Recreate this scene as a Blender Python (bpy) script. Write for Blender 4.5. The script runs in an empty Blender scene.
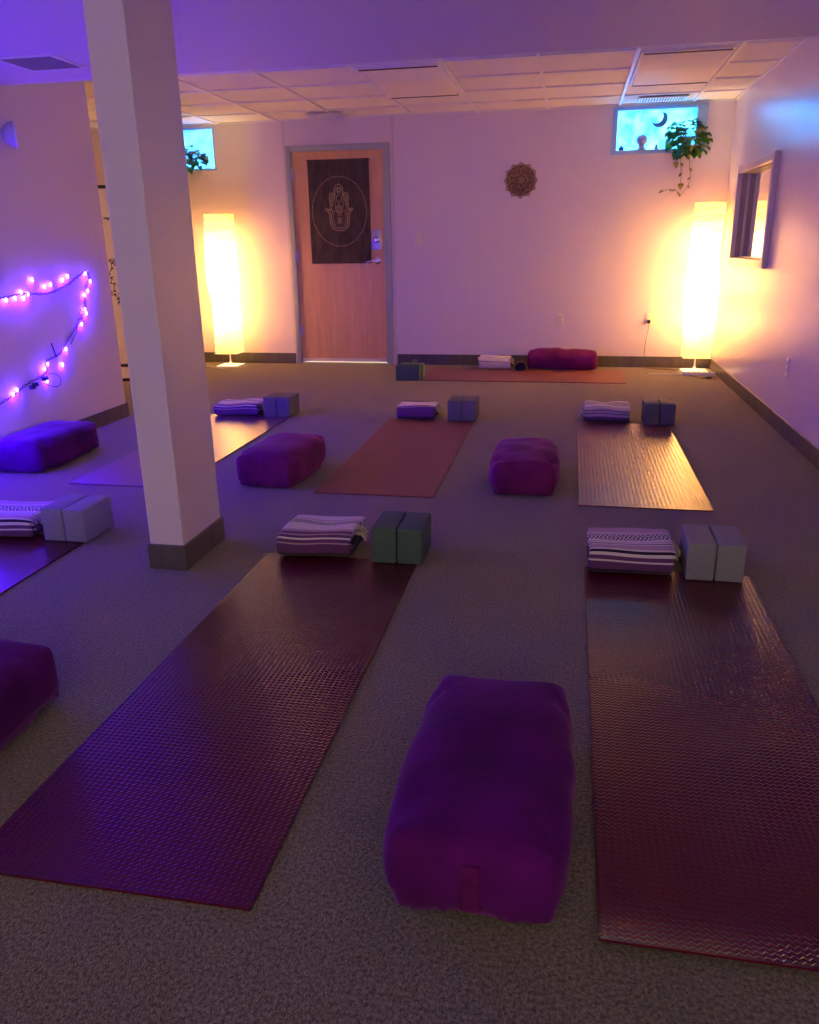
import bpy, bmesh, math, random
from mathutils import Vector, Matrix, noise
PI = math.pi
C = bpy.context.scene
COL = C.collection

# ------------------------------------------------------------------ materials
def new_mat(name):
    m = bpy.data.materials.new(name); m.use_nodes = True
    nt = m.node_tree
    return m, nt, nt.nodes['Principled BSDF']
def N(nt, t, **kw):
    n = nt.nodes.new(t)
    for k, v in kw.items():
        if isinstance(v, (int, float, str, bool)) and hasattr(n, k): setattr(n, k, v)
        else: n.inputs[k].default_value = v
    return n
def math_node(nt, op, a, b=None, c=None):
    n = nt.nodes.new('ShaderNodeMath'); n.operation = op
    for i, v in enumerate((a, b, c)):
        if v is None: continue
        if isinstance(v, (int, float)): n.inputs[i].default_value = v
        else: nt.links.new(v, n.inputs[i])
    return n.outputs[0]
def rgba(c): return (c[0], c[1], c[2], 1)
def simple(name, col, rough=.5, metal=0, emit=None, es=0, var=0, vscale=8, bump=0, bscale=60, spec=.5, stretch=(1,1,1)):
    m, nt, b = new_mat(name)
    b.inputs['Base Color'].default_value = rgba(col)
    b.inputs['Roughness'].default_value = rough
    b.inputs['Metallic'].default_value = metal
    b.inputs['Specular IOR Level'].default_value = spec
    tc = nt.nodes.new('ShaderNodeTexCoord'); mp = nt.nodes.new('ShaderNodeMapping')
    mp.inputs['Scale'].default_value = stretch
    nt.links.new(tc.outputs['Object'], mp.inputs['Vector'])
    if var:
        n = N(nt, 'ShaderNodeTexNoise', Scale=vscale, Detail=4.0)
        nt.links.new(mp.outputs[0], n.inputs['Vector'])
        r = nt.nodes.new('ShaderNodeValToRGB')
        r.color_ramp.elements[0].position = .3; r.color_ramp.elements[1].position = .7
        r.color_ramp.elements[0].color = rgba([x*(1-var) for x in col])
        r.color_ramp.elements[1].color = rgba([min(1, x*(1+var)) for x in col])
        nt.links.new(n.outputs['Fac'], r.inputs['Fac']); nt.links.new(r.outputs[0], b.inputs['Base Color'])
    if bump:
        n = N(nt, 'ShaderNodeTexNoise', Scale=bscale, Detail=3.0)
        nt.links.new(mp.outputs[0], n.inputs['Vector'])
        bp = N(nt, 'ShaderNodeBump', Strength=bump, Distance=.004)
        nt.links.new(n.outputs['Fac'], bp.inputs['Height']); nt.links.new(bp.outputs[0], b.inputs['Normal'])
    if emit:
        b.inputs['Emission Color'].default_value = rgba(emit); b.inputs['Emission Strength'].default_value = es
    return m

LAMP = (1.0, .62, .25)
def no_sample(m): m.cycles.emission_sampling = 'NONE'; return m

def carpet_mat():
    m, nt, b = new_mat('carpet')
    tc = nt.nodes.new('ShaderNodeTexCoord')
    n1 = N(nt, 'ShaderNodeTexNoise', Scale=130.0, Detail=3.0, Roughness=.7)
    n2 = N(nt, 'ShaderNodeTexNoise', Scale=3.0, Detail=3.0)
    vo = N(nt, 'ShaderNodeTexVoronoi', Scale=260.0)
    for n in (n1, n2, vo): nt.links.new(tc.outputs['Object'], n.inputs['Vector'])
    r = nt.nodes.new('ShaderNodeValToRGB'); e = r.color_ramp.elements
    e[0].position = .36; e[0].color = (.035, .032, .027, 1)
    e[1].position = .66; e[1].color = (.27, .24, .195, 1)
    nt.links.new(n1.outputs['Fac'], r.inputs['Fac'])
    mx = nt.nodes.new('ShaderNodeMix'); mx.data_type = 'RGBA'; mx.blend_type = 'MULTIPLY'
    mx.inputs[0].default_value = .5
    nt.links.new(r.outputs[0], mx.inputs[6])
    r2 = nt.nodes.new('ShaderNodeValToRGB'); r2.color_ramp.elements[0].position = .35; r2.color_ramp.elements[0].color = (.72, .72, .72, 1)
    r2.color_ramp.elements[1].position = .65
    nt.links.new(n2.outputs['Fac'], r2.inputs['Fac']); nt.links.new(r2.outputs[0], mx.inputs[7])
    # carpet width seam, a thin line running into the room
    sp = nt.nodes.new('ShaderNodeSeparateXYZ'); nt.links.new(tc.outputs['Object'], sp.inputs[0])
    d = math_node(nt, 'ABSOLUTE', math_node(nt, 'ADD', sp.outputs['X'], 1.505))
    seam = math_node(nt, 'GREATER_THAN', d, .006)
    seam = math_node(nt, 'MAXIMUM', seam, math_node(nt, 'LESS_THAN', sp.outputs['Y'], 5.55))
    sm = math_node(nt, 'MULTIPLY_ADD', seam, .3, .7)
    mv = nt.nodes.new('ShaderNodeVectorMath'); mv.operation = 'SCALE'
    nt.links.new(mx.outputs[2], mv.inputs[0]); nt.links.new(sm, mv.inputs['Scale'])
    nt.links.new(mv.outputs[0], b.inputs['Base Color'])
    b.inputs['Roughness'].default_value = 1; b.inputs['Specular IOR Level'].default_value = .1
    b.inputs['Sheen Weight'].default_value = .5; b.inputs['Sheen Roughness'].default_value = .55; b.inputs['Sheen Tint'].default_value = (1, .86, .64, 1)
    bp = N(nt, 'ShaderNodeBump', Strength=.6, Distance=.005)
    h = math_node(nt, 'ADD', n1.outputs['Fac'], vo.outputs['Distance'])
    nt.links.new(h, bp.inputs['Height']); nt.links.new(bp.outputs[0], b.inputs['Normal'])
    return m

def yoga_mat(name, col, ribs=False, rough=.27):
    m, nt, b = new_mat(name)
    b.inputs['Base Color'].default_value = rgba(col)
    tc = nt.nodes.new('ShaderNodeTexCoord'); sp = nt.nodes.new('ShaderNodeSeparateXYZ')
    nt.links.new(tc.outputs['Object'], sp.inputs[0])
    x, y = sp.outputs['X'], sp.outputs['Y']
    if ribs:
        h = math_node(nt, 'SINE', math_node(nt, 'MULTIPLY', x, 2*PI/.020))
        h2 = math_node(nt, 'SINE', math_node(nt, 'MULTIPLY', y, 2*PI/.012))
        h = math_node(nt, 'MULTIPLY_ADD', h2, .25, h)
        st = .13
    else:
        tri = math_node(nt, 'PINGPONG', math_node(nt, 'DIVIDE', x, .0075), 1.0)
        ph = math_node(nt, 'MULTIPLY_ADD', tri, .55, math_node(nt, 'DIVIDE', y, .0135))
        h = math_node(nt, 'SINE', math_node(nt, 'MULTIPLY', ph, 2*PI))
        h = math_node(nt, 'SMOOTH_MAX', h, 0.2, .3)
        col_ = math_node(nt, 'POWER', tri, 4.0)
        h = math_node(nt, 'MULTIPLY_ADD', col_, -.6, h)
        st = .36
    nz = N(nt, 'ShaderNodeTexNoise', Scale=4.0, Detail=3.0); nt.links.new(tc.outputs['Object'], nz.inputs['Vector'])
    b.inputs['Roughness'].default_value = rough
    bp = N(nt, 'ShaderNodeBump', Strength=st, Distance=.0016)
    nt.links.new(h, bp.inputs['Height']); nt.links.new(bp.outputs[0], b.inputs['Normal'])
    b.inputs['Specular IOR Level'].default_value = .5
    return m

def velvet(name, col):
    m = simple(name, col, .95, var=.3, vscale=7, bump=.35, bscale=45, spec=.15)
    b = m.node_tree.nodes['Principled BSDF']
    b.inputs['Sheen Weight'].default_value = .22; b.inputs['Sheen Roughness'].default_value = .35
    b.inputs['Sheen Tint'].default_value = (.9, .35, .95, 1)
    return m

def stripes_mat(name, stops, band=None):
    """stops: (s in metres along the cloth, colour); band: (centre s, half width, period)"""
    m, nt, b = new_mat(name)
    uv = nt.nodes.new('ShaderNodeUVMap'); uv.uv_map = 'cloth'
    sp = nt.nodes.new('ShaderNodeSeparateXYZ'); nt.links.new(uv.outputs[0], sp.inputs[0])
    u, v = sp.outputs['X'], sp.outputs['Y']
    r = nt.nodes.new('ShaderNodeValToRGB'); cr = r.color_ramp; cr.interpolation = 'CONSTANT'
    while len(cr.elements) > 1: cr.elements.remove(cr.elements[-1])
    cr.elements[0].position = 0; cr.elements[0].color = rgba(stops[0][1])
    for s, c in stops[1:]:
        e = cr.elements.new(min(1, s/.45)); e.color = rgba(c)
    nt.links.new(math_node(nt, 'DIVIDE', v, .45), r.inputs['Fac'])
    out = r.outputs[0]
    if band:
        c0, hw, per = band
        dv = math_node(nt, 'DIVIDE', math_node(nt, 'ABSOLUTE', math_node(nt, 'SUBTRACT', v, c0)), hw)
        du = math_node(nt, 'PINGPONG', math_node(nt, 'DIVIDE', u, per), 1.0)
        d = math_node(nt, 'MULTIPLY_ADD', du, 2.4, math_node(nt, 'MULTIPLY', dv, .9))
        st = math_node(nt, 'GREATER_THAN', math_node(nt, 'FRACT', math_node(nt, 'MULTIPLY', d, 1.25)), .5)
        inb = math_node(nt, 'LESS_THAN', dv, 1.0)
        fac = math_node(nt, 'MULTIPLY', st, inb)
        mx = nt.nodes.new('ShaderNodeMix'); mx.data_type = 'RGBA'
        nt.links.new(fac, mx.inputs[0]); nt.links.new(out, mx.inputs[6]); mx.inputs[7].default_value = (.03, .02, .04, 1)
        out = mx.outputs[2]
    nt.links.new(out, b.inputs['Base Color'])
    b.inputs['Roughness'].default_value = .95; b.inputs['Specular IOR Level'].default_value = .15
    b.inputs['Sheen Weight'].default_value = .2
    tc = nt.nodes.new('ShaderNodeTexCoord')
    n = N(nt, 'ShaderNodeTexNoise', Scale=220.0, Detail=2.0); nt.links.new(tc.outputs['Object'], n.inputs['Vector'])
    bp = N(nt, 'ShaderNodeBump', Strength=.6, Distance=.003)
    nt.links.new(n.outputs['Fac'], bp.inputs['Height']); nt.links.new(bp.outputs[0], b.inputs['Normal'])
    return m

def wall_mat(name, col, rough=.42, spec=.4):
    m, nt, b = new_mat(name)
    b.inputs['Base Color'].default_value = rgba(col)
    b.inputs['Roughness'].default_value = rough; b.inputs['Specular IOR Level'].default_value = spec
    tc = nt.nodes.new('ShaderNodeTexCoord'); mp = nt.nodes.new('ShaderNodeMapping')
    mp.inputs['Scale'].default_value = (1, 1, .12)
    nt.links.new(tc.outputs['Object'], mp.inputs['Vector'])
    n = N(nt, 'ShaderNodeTexNoise', Scale=38.0, Detail=4.0); nt.links.new(mp.outputs[0], n.inputs['Vector'])
    n2 = N(nt, 'ShaderNodeTexNoise', Scale=14.0, Detail=3.0); nt.links.new(tc.outputs['Object'], n2.inputs['Vector'])
    bp = N(nt, 'ShaderNodeBump', Strength=.3, Distance=.004)
    nt.links.new(math_node(nt, 'ADD', n.outputs['Fac'], n2.outputs['Fac']), bp.inputs['Height'])
    nt.links.new(bp.outputs[0], b.inputs['Normal'])
    return m

def door_wood():
    m, nt, b = new_mat('door_wood')
    tc = nt.nodes.new('ShaderNodeTexCoord'); mp = nt.nodes.new('ShaderNodeMapping')
    mp.inputs['Scale'].default_value = (9, 1, .8)
    nt.links.new(tc.outputs['Object'], mp.inputs['Vector'])
    n = N(nt, 'ShaderNodeTexNoise', Scale=3.0, Detail=6.0, Distortion=.6); nt.links.new(mp.outputs[0], n.inputs['Vector'])
    r = nt.nodes.new('ShaderNodeValToRGB'); e = r.color_ramp.elements
    e[0].position = .3; e[0].color = (.70, .38, .14, 1); e[1].position = .72; e[1].color = (.80, .48, .20, 1)
    nt.links.new(n.outputs['Fac'], r.inputs['Fac']); nt.links.new(r.outputs[0], b.inputs['Base Color'])
    b.inputs['Roughness'].default_value = .4
    return m

def paper_shade():
    m, nt, b = new_mat('rice_paper_shade')
    nt.nodes.remove(b); out = nt.nodes['Material Output']
    tc = nt.nodes.new('ShaderNodeTexCoord'); mp = nt.nodes.new('ShaderNodeMapping'); mp.inputs['Scale'].default_value = (3, 3, 45)
    nt.links.new(tc.outputs['Object'], mp.inputs['Vector'])
    n = N(nt, 'ShaderNodeTexNoise', Scale=1.4, Detail=3.0, Distortion=1.0); nt.links.new(mp.outputs[0], n.inputs['Vector'])
    r = nt.nodes.new('ShaderNodeValToRGB'); e = r.color_ramp.elements
    e[0].position = .35; e[0].color = (.82, .54, .24, 1); e[1].position = .7; e[1].color = (.94, .74, .44, 1)
    nt.links.new(n.outputs['Fac'], r.inputs['Fac'])
    tr = nt.nodes.new('ShaderNodeBsdfTranslucent'); df = nt.nodes.new('ShaderNodeBsdfDiffuse')
    nt.links.new(r.outputs[0], tr.inputs[0]); nt.links.new(r.outputs[0], df.inputs[0])
    mix = nt.nodes.new('ShaderNodeMixShader'); mix.inputs[0].default_value = .3
    nt.links.new(tr.outputs[0], mix.inputs[1]); nt.links.new(df.outputs[0], mix.inputs[2])
    em = nt.nodes.new('ShaderNodeEmission'); em.inputs['Strength'].default_value = SHADE_EMIT
    mc = nt.nodes.new('ShaderNodeMix'); mc.data_type = 'RGBA'; mc.blend_type = 'MULTIPLY'; mc.inputs[0].default_value = 1
    nt.links.new(r.outputs[0], mc.inputs[6]); mc.inputs[7].default_value = (1, .72, .36, 1)
    nt.links.new(mc.outputs[2], em.inputs[0])
    ad = nt.nodes.new('ShaderNodeAddShader')
    nt.links.new(mix.outputs[0], ad.inputs[0]); nt.links.new(em.outputs[0], ad.inputs[1])
    nt.links.new(ad.outputs[0], out.inputs['Surface'])
    return m

def window_glass(name, dim=1.0, blue=0.0):
    """daylit frosted blue film: pale at the top, mottled"""
    m, nt, b = new_mat(name)
    tc = nt.nodes.new('ShaderNodeTexCoord')
    n = N(nt, 'ShaderNodeTexNoise', Scale=9.0, Detail=4.0); nt.links.new(tc.outputs['Object'], n.inputs['Vector'])
    r = nt.nodes.new('ShaderNodeValToRGB'); e = r.color_ramp.elements
    if blue:
        e[0].position = .35; e[0].color = (.015, .08, .50, 1); e[1].position = .75; e[1].color = (.04, .24, .5, 1)
    else:
        e[0].position = .32; e[0].color = (.004, .11, .60, 1); e[1].position = .72; e[1].color = (.05, .36, .46, 1)
    nt.links.new(n.outputs['Fac'], r.inputs['Fac'])
    b.inputs['Base Color'].default_value = (.1, .3, .4, 1); b.inputs['Roughness'].default_value = .2
    nt.links.new(r.outputs[0], b.inputs['Emission Color']); b.inputs['Emission Strength'].default_value = WINDOW_EMIT*dim
    return m

# light levels
SHADE_EMIT = .42
BULB_W = 8.5
WINDOW_EMIT = 7.5
STRING_W = .60
WORLD = .92

M = {}
def setup_mats():
    M['carpet'] = carpet_mat()
    M['wall'] = wall_mat('wall_paint', (.82, .71, .72))
    M['wall_right'] = wall_mat('wall_paint_satin', (.82, .71, .72), .27, .8)
    M['soffit'] = simple('soffit_paint', (.74, .66, .62), .7, bump=.1, bscale=90)
    M['tile'] = simple('ceiling_tile', (.86, .80, .66), .9, var=.06, vscale=120, bump=.3, bscale=160)
    M['grid'] = simple('white_grid_metal', (.85, .80, .74), .4)
    M['base'] = simple('grey_vinyl_base', (.115, .10, .082), .5, var=.22, vscale=22, stretch=(1, 1, .25))
    M['door'] = door_wood()
    M['grey_paint'] = simple('grey_door_frame', (.42, .45, .44), .4)
    M['chrome'] = simple('satin_chrome', (.75, .75, .78), .22, 1)
    M['steel'] = simple('brushed_steel', (.55, .54, .55), .38, 1, var=.1, vscale=60)
    M['cloth_dark'] = simple('tapestry_cloth', (.075, .052, .045), .9, var=.35, vscale=6, bump=.4, bscale=30, stretch=(4, 4, 1))
    M['gold'] = simple('gold_print', (.50, .38, .19), .7, var=.3, vscale=60)
    M['gold_dim'] = simple('faded_print', (.36, .29, .21), .8)
    M['mandala'] = simple('carved_wood', (.34, .20, .11), .6, var=.25, vscale=25)
    M['mandala_dark'] = simple('carved_wood_backing', (.20, .105, .055), .7, var=.2, vscale=25)
    M['mandala_light'] = simple('carved_wood_rim', (.42, .29, .15), .6, var=.2, vscale=25)
    M['plate'] = simple('ivory_plastic', (.86, .80, .60), .35)
    M['white'] = simple('white_plastic', (.82, .80, .76), .35)
    M['dark'] = simple('black_plastic', (.012, .012, .014), .45)
    M['slot'] = simple('dark_slot', (.05, .04, .035), .8)
    M['shade'] = paper_shade()
    M['glass_r'] = window_glass('daylit_window_film')
    M['glass_l'] = window_glass('daylit_window_film_blue', .8, 1)
    M['win_frame'] = simple('window_frame_blue_glare', (.40, .62, .88), .3)  # blue glare around the panes is put into the frame colour
    M['mirror'] = simple('dark_window_glass', (.78, .78, .76), .02, 1)
    M['jamb'] = simple('taupe_jamb', (.42, .33, .26), .6)
    M['casing'] = simple('white_casing', (.72, .62, .58), .3)
    M['sticker'] = simple('slate_moon_sticker', (.16, .26, .42), .6)
    M['figure'] = simple('grey_blue_resin', (.45, .42, .52), .5)
    M['blue_glass'] = simple('blue_glass_bead', (.03, .10, .6), .1)
    M['leaf'] = simple('pothos_leaf', (.17, .33, .05), .35, var=.6, vscale=16, spec=.5)
    M['leaf_y'] = simple('pothos_leaf_yellow', (.55, .48, .10), .4, var=.4, vscale=20)
    M['stem'] = simple('pothos_stem', (.30, .27, .08), .5)
    M['pot'] = simple('terracotta_pot', (.20, .12, .08), .7)
    M['bulb'] = no_sample(simple('lit_purple_bulb', (.8, .6, 1), .3, emit=(.85, .55, 1.0), es=4.5))
    M['cord_dark'] = simple('dark_blue_cord', (.03, .02, .10), .5)
    M['cord_grey'] = simple('grey_brown_cord', (.16, .12, .08), .5)
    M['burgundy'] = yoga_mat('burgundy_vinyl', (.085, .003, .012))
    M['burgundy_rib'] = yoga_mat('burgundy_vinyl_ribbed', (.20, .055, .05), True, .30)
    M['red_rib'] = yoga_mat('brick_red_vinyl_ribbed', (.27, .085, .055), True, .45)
    M['plum'] = yoga_mat('plum_vinyl_ribbed', (.22, .07, .14), True, .30)
    M['velvet'] = velvet('purple_velvet', (.09, .003, .125))
    M['velvet_plum'] = velvet('plum_velvet', (.19, .016, .12))
    M['velvet_seam'] = velvet('purple_velvet_flap', (.22, .015, .20))
    M['foam_green'] = simple('green_foam', (.075, .135, .105), .8, var=.12, vscale=120, bump=.15, bscale=200)
    M['foam_grey'] = simple('grey_foam', (.27, .27, .27), .8, var=.10, vscale=120, bump=.15, bscale=200)
    M['foam_shaded'] = simple('grey_foam_shaded', (.15, .145, .15), .8, var=.10, vscale=120, bump=.15, bscale=200)  # darker copy of the grey foam; second-row shade put into the colour
    M['foam_char'] = simple('charcoal_foam', (.13, .12, .12), .8, var=.12, vscale=120, bump=.15, bscale=200)
    M['foam_light'] = simple('pale_green_foam', (.22, .30, .17), .8, var=.1, vscale=120)
    M['shoji'] = simple('screen_paper', (.90, .86, .76), .8)
    nt = M['shoji'].node_tree; tl = nt.nodes.new('ShaderNodeBsdfTranslucent'); tl.inputs[0].default_value = (.95, .92, .84, 1)
    ms = nt.nodes.new('ShaderNodeMixShader'); ms.inputs[0].default_value = .6
    nt.links.new(nt.nodes['Principled BSDF'].outputs[0], ms.inputs[1]); nt.links.new(tl.outputs[0], ms.inputs[2]); nt.links.new(ms.outputs[0], nt.nodes['Material Output'].inputs['Surface'])
    M['diffuser'] = simple('troffer_lens', (.88, .80, .62), .5)
    M['cotton'] = simple('cream_cotton', (.66, .58, .46), .9, bump=.5, bscale=150)
    M['dark_cloth'] = simple('near_black_cotton', (.02, .012, .03), .95)
    W_ = (.78, .70, .67); P_ = (.52, .34, .42); L_ = (.46, .36, .44); K_ = (.03, .015, .05); V_ = (.16, .05, .18); G_ = (.20, .17, .17); B_ = (.14, .09, .07)
    M['blanket_pink'] = stripes_mat('blanket_pink_stripes', [(0, P_), (.055, W_), (.065, L_), (.08, W_), (.135, W_), (.15, L_), (.158, W_), (.168, G_), (.176, W_), (.185, P_), (.222, W_), (.232, K_), (.243, W_), (.255, V_), (.272, W_), (.279, V_), (.31, K_)], (.108, .027, .045))
    M['blanket_purple'] = stripes_mat('blanket_purple_stripes', [(0, W_), (.04, P_), (.05, W_), (.14, W_), (.175, P_), (.195, V_), (.212, P_), (.218, V_), (.232, W_), (.238, V_), (.252, P_), (.257, V_), (.30, K_)], (.085, .021, .035))
    M['blanket_white'] = stripes_mat('blanket_white_stripes', [(0, W_), (.16, G_), (.165, W_), (.2, G_), (.207, W_), (.245, G_), (.25, W_)], (.14, .022, .018))
    M['blanket_brown'] = stripes_mat('blanket_brown_edge', [(0, B_), (.045, W_), (.12, P_), (.13, W_), (.19, P_), (.21, V_), (.222, P_), (.228, V_), (.26, V_), (.3, K_)])
    M['blanket_lilac'] = stripes_mat('blanket_lilac_stripes', [(0, W_), (.10, G_), (.115, W_), (.125, L_), (.14, W_), (.18, L_), (.19, G_), (.2, L_), (.215, W_), (.222, L_), (.236, W_), (.242, L_), (.256, V_), (.263, L_), (.275, V_), (.282, L_), (.30, V_), (.325, K_)], (.065, .024, .03))

# ------------------------------------------------------------------ mesh helpers
def link(name, bm, mat, parent=None, smooth=True, angle=40):
    me = bpy.data.meshes.new(name)
    bmesh.ops.recalc_face_normals(bm, faces=bm.faces)
    bm.to_mesh(me); bm.free()
    for m in (mat if isinstance(mat, (list, tuple)) else [mat]): me.materials.append(m)
    if smooth:
        me.polygons.foreach_set('use_smooth', [True]*len(me.polygons))
        try: me.set_sharp_from_angle(angle=math.radians(angle))
        except Exception: pass
    o = bpy.data.objects.new(name, me); COL.objects.link(o)
    if parent: o.parent = parent
    return o
def tag(o, label, cat, group=None):
    o['label'] = label; o['category'] = cat
    if group: o['group'] = group
    return o
def thing(name, label, cat, loc=(0, 0, 0), rz=0, group=None):
    o = bpy.data.objects.new(name, None); COL.objects.link(o); o.empty_display_size = .05
    o.location = loc; o.rotation_euler = (0, 0, rz)
    return tag(o, label, cat, group)
def struct(name, bm, mat, smooth=False):
    o = link(name, bm, mat, smooth=smooth); o['kind'] = 'structure'; return o
def box(bm, a, b, bev=0, seg=2, mi=0):
    """box from corner a to corner b, optionally bevelled"""
    a = Vector(a); b = Vector(b)
    r = bmesh.ops.create_cube(bm, size=1)
    vs = r['verts']; c = (a+b)/2; s = b-a
    for v in vs: v.co = Vector((v.co.x*s.x, v.co.y*s.y, v.co.z*s.z)) + c
    fs = {f for v in vs for f in v.link_faces}
    for f in fs: f.material_index = mi
    if bev:
        es = list({e for v in vs for e in v.link_edges})
        r = bmesh.ops.bevel(bm, geom=es, offset=bev, segments=seg, affect='EDGES', profile=.5)
        for f in r['faces']: f.material_index = mi
def boxes(lst, **k):
    bm = bmesh.new()
    for a, b in lst: box(bm, a, b, **k)
    return bm
def tube(bm, pts, r, n=8, closed=False, taper=None):
    pts = [Vector(p) for p in pts]; rings = []
    up = None
    for i, p in enumerate(pts):
        if closed: t = pts[(i+1) % len(pts)] - pts[i-1]
        else: t = pts[min(i+1, len(pts)-1)] - pts[max(i-1, 0)]
        if t.length < 1e-9: t = Vector((0, 0, 1))
        t.normalize()
        if up is None: up = Vector((0, 0, 1)) if abs(t.z) < .9 else Vector((1, 0, 0))
        a = t.cross(up)
        if a.length < 1e-6: a = t.orthogonal()
        a.normalize(); b = a.cross(t); b.normalize(); up = b
        rr = r if taper is None else r*taper(i/(len(pts)-1))
        rings.append([bm.verts.new(p + (a*math.cos(2*PI*k/n) + b*math.sin(2*PI*k/n))*rr) for k in range(n)])
    m = len(rings)
    for i in range(m if closed else m-1):
        A, B = rings[i], rings[(i+1) % m]
        for k in range(n): bm.faces.new((A[k], A[(k+1) % n], B[(k+1) % n], B[k]))
    if not closed:
        bm.faces.new(rings[0]); bm.faces.new(list(reversed(rings[-1])))
def lathe(bm, prof, n=24, mtx=None):
    """prof: list of (radius, z)"""
    rings = []
    for r, z in prof:
        if r < 1e-6: rings.append([bm.verts.new((0, 0, z))])
        else: rings.append([bm.verts.new((r*math.cos(2*PI*k/n), r*math.sin(2*PI*k/n), z)) for k in range(n)])
    for A, B in zip(rings, rings[1:]):
        for k in range(n):
            k2 = (k+1) % n
            if len(A) == 1 and len(B) == 1: continue
            if len(A) == 1: bm.faces.new((A[0], B[k2], B[k]))
            elif len(B) == 1: bm.faces.new((A[k], A[k2], B[0]))
            else: bm.faces.new((A[k], A[k2], B[k2], B[k]))
    vs = [v for R in rings for v in R]
    if mtx is not None: bmesh.ops.transform(bm, matrix=mtx, verts=vs)
def smooth_path(pts, k=6, closed=False):
    """Catmull-Rom through the points"""
    P = [Vector(p) for p in pts]; out = []; n = len(P)
    rng = range(n if closed else n-1)
    for i in rng:
        g = (lambda j: P[j % n]) if closed else (lambda j: P[max(0, min(n-1, j))])
        p0, p1, p2, p3 = g(i-1), g(i), g(i+1), g(i+2)
        for q in range(k):
            t = q/k
            out.append(.5*((2*p1) + (p2-p0)*t + (2*p0-5*p1+4*p2-p3)*t*t + (3*p1-p0-3*p2+p3)*t**3))
    if not closed: out.append(P[-1])
    return out
def flat_line(bm, pts, w, y, closed=False, th=.0012):
    """a flat printed / cut line in the XZ plane, front face towards -Y"""
    P = [Vector((p[0], 0, p[1])) for p in pts]; n = len(P); L = []
    for i in range(n):
        a = P[i-1] if (closed or i) else P[i]; b = P[(i+1) % n] if (closed or i < n-1) else P[i]
        t = (b-a); t = t.normalized() if t.length > 1e-9 else Vector((1, 0, 0))
        nn = Vector((-t.z, 0, t.x))*w/2
        q = []
        for s in (-1, 1):
            for yy in (y, y-th):
                q.append(bm.verts.new(P[i] + nn*s + Vector((0, yy, 0))))
        L.append(q)
    for i in range(n if closed else n-1):
        A, B = L[i], L[(i+1) % n]
        bm.faces.new((A[1], A[3], B[3], B[1])); bm.faces.new((A[0], B[0], B[2], A[2]))
        bm.faces.new((A[0], A[1], B[1], B[0])); bm.faces.new((A[2], B[2], B[3], A[3]))
def grid_slab(bm, outer, holes, axis, t0, t1):
    """wall slab with rectangular holes; outer/holes are (u0,v0,u1,v1); axis 'x' (u=y) or 'y' (u=x)"""
    us = sorted({outer[0], outer[2], *[h[0] for h in holes], *[h[2] for h in holes]})
    vs = sorted({outer[1], outer[3], *[h[1] for h in holes], *[h[3] for h in holes]})
    for i in range(len(us)-1):
        for j in range(len(vs)-1):
            cu, cv = (us[i]+us[i+1])/2, (vs[j]+vs[j+1])/2
            if any(h[0] < cu < h[2] and h[1] < cv < h[3] for h in holes): continue
            if axis == 'y': box(bm, (us[i], t0, vs[j]), (us[i+1], t1, vs[j+1]))
            else: box(bm, (t0, us[i], vs[j]), (t1, us[i+1], vs[j+1]))
    bmesh.ops.remove_doubles(bm, verts=bm.verts, dist=1e-5)
    seen = {}
    for f in bm.faces: seen.setdefault(tuple(sorted(v.index for v in f.verts)), []).append(f)
    bm.verts.index_update(); seen = {}
    for f in list(bm.faces): seen.setdefault(tuple(sorted(v.index for v in f.verts)), []).append(f)
    kill = [f for L in seen.values() if len(L) > 1 for f in L]
    bmesh.ops.delete(bm, geom=kill, context='FACES')

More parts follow.
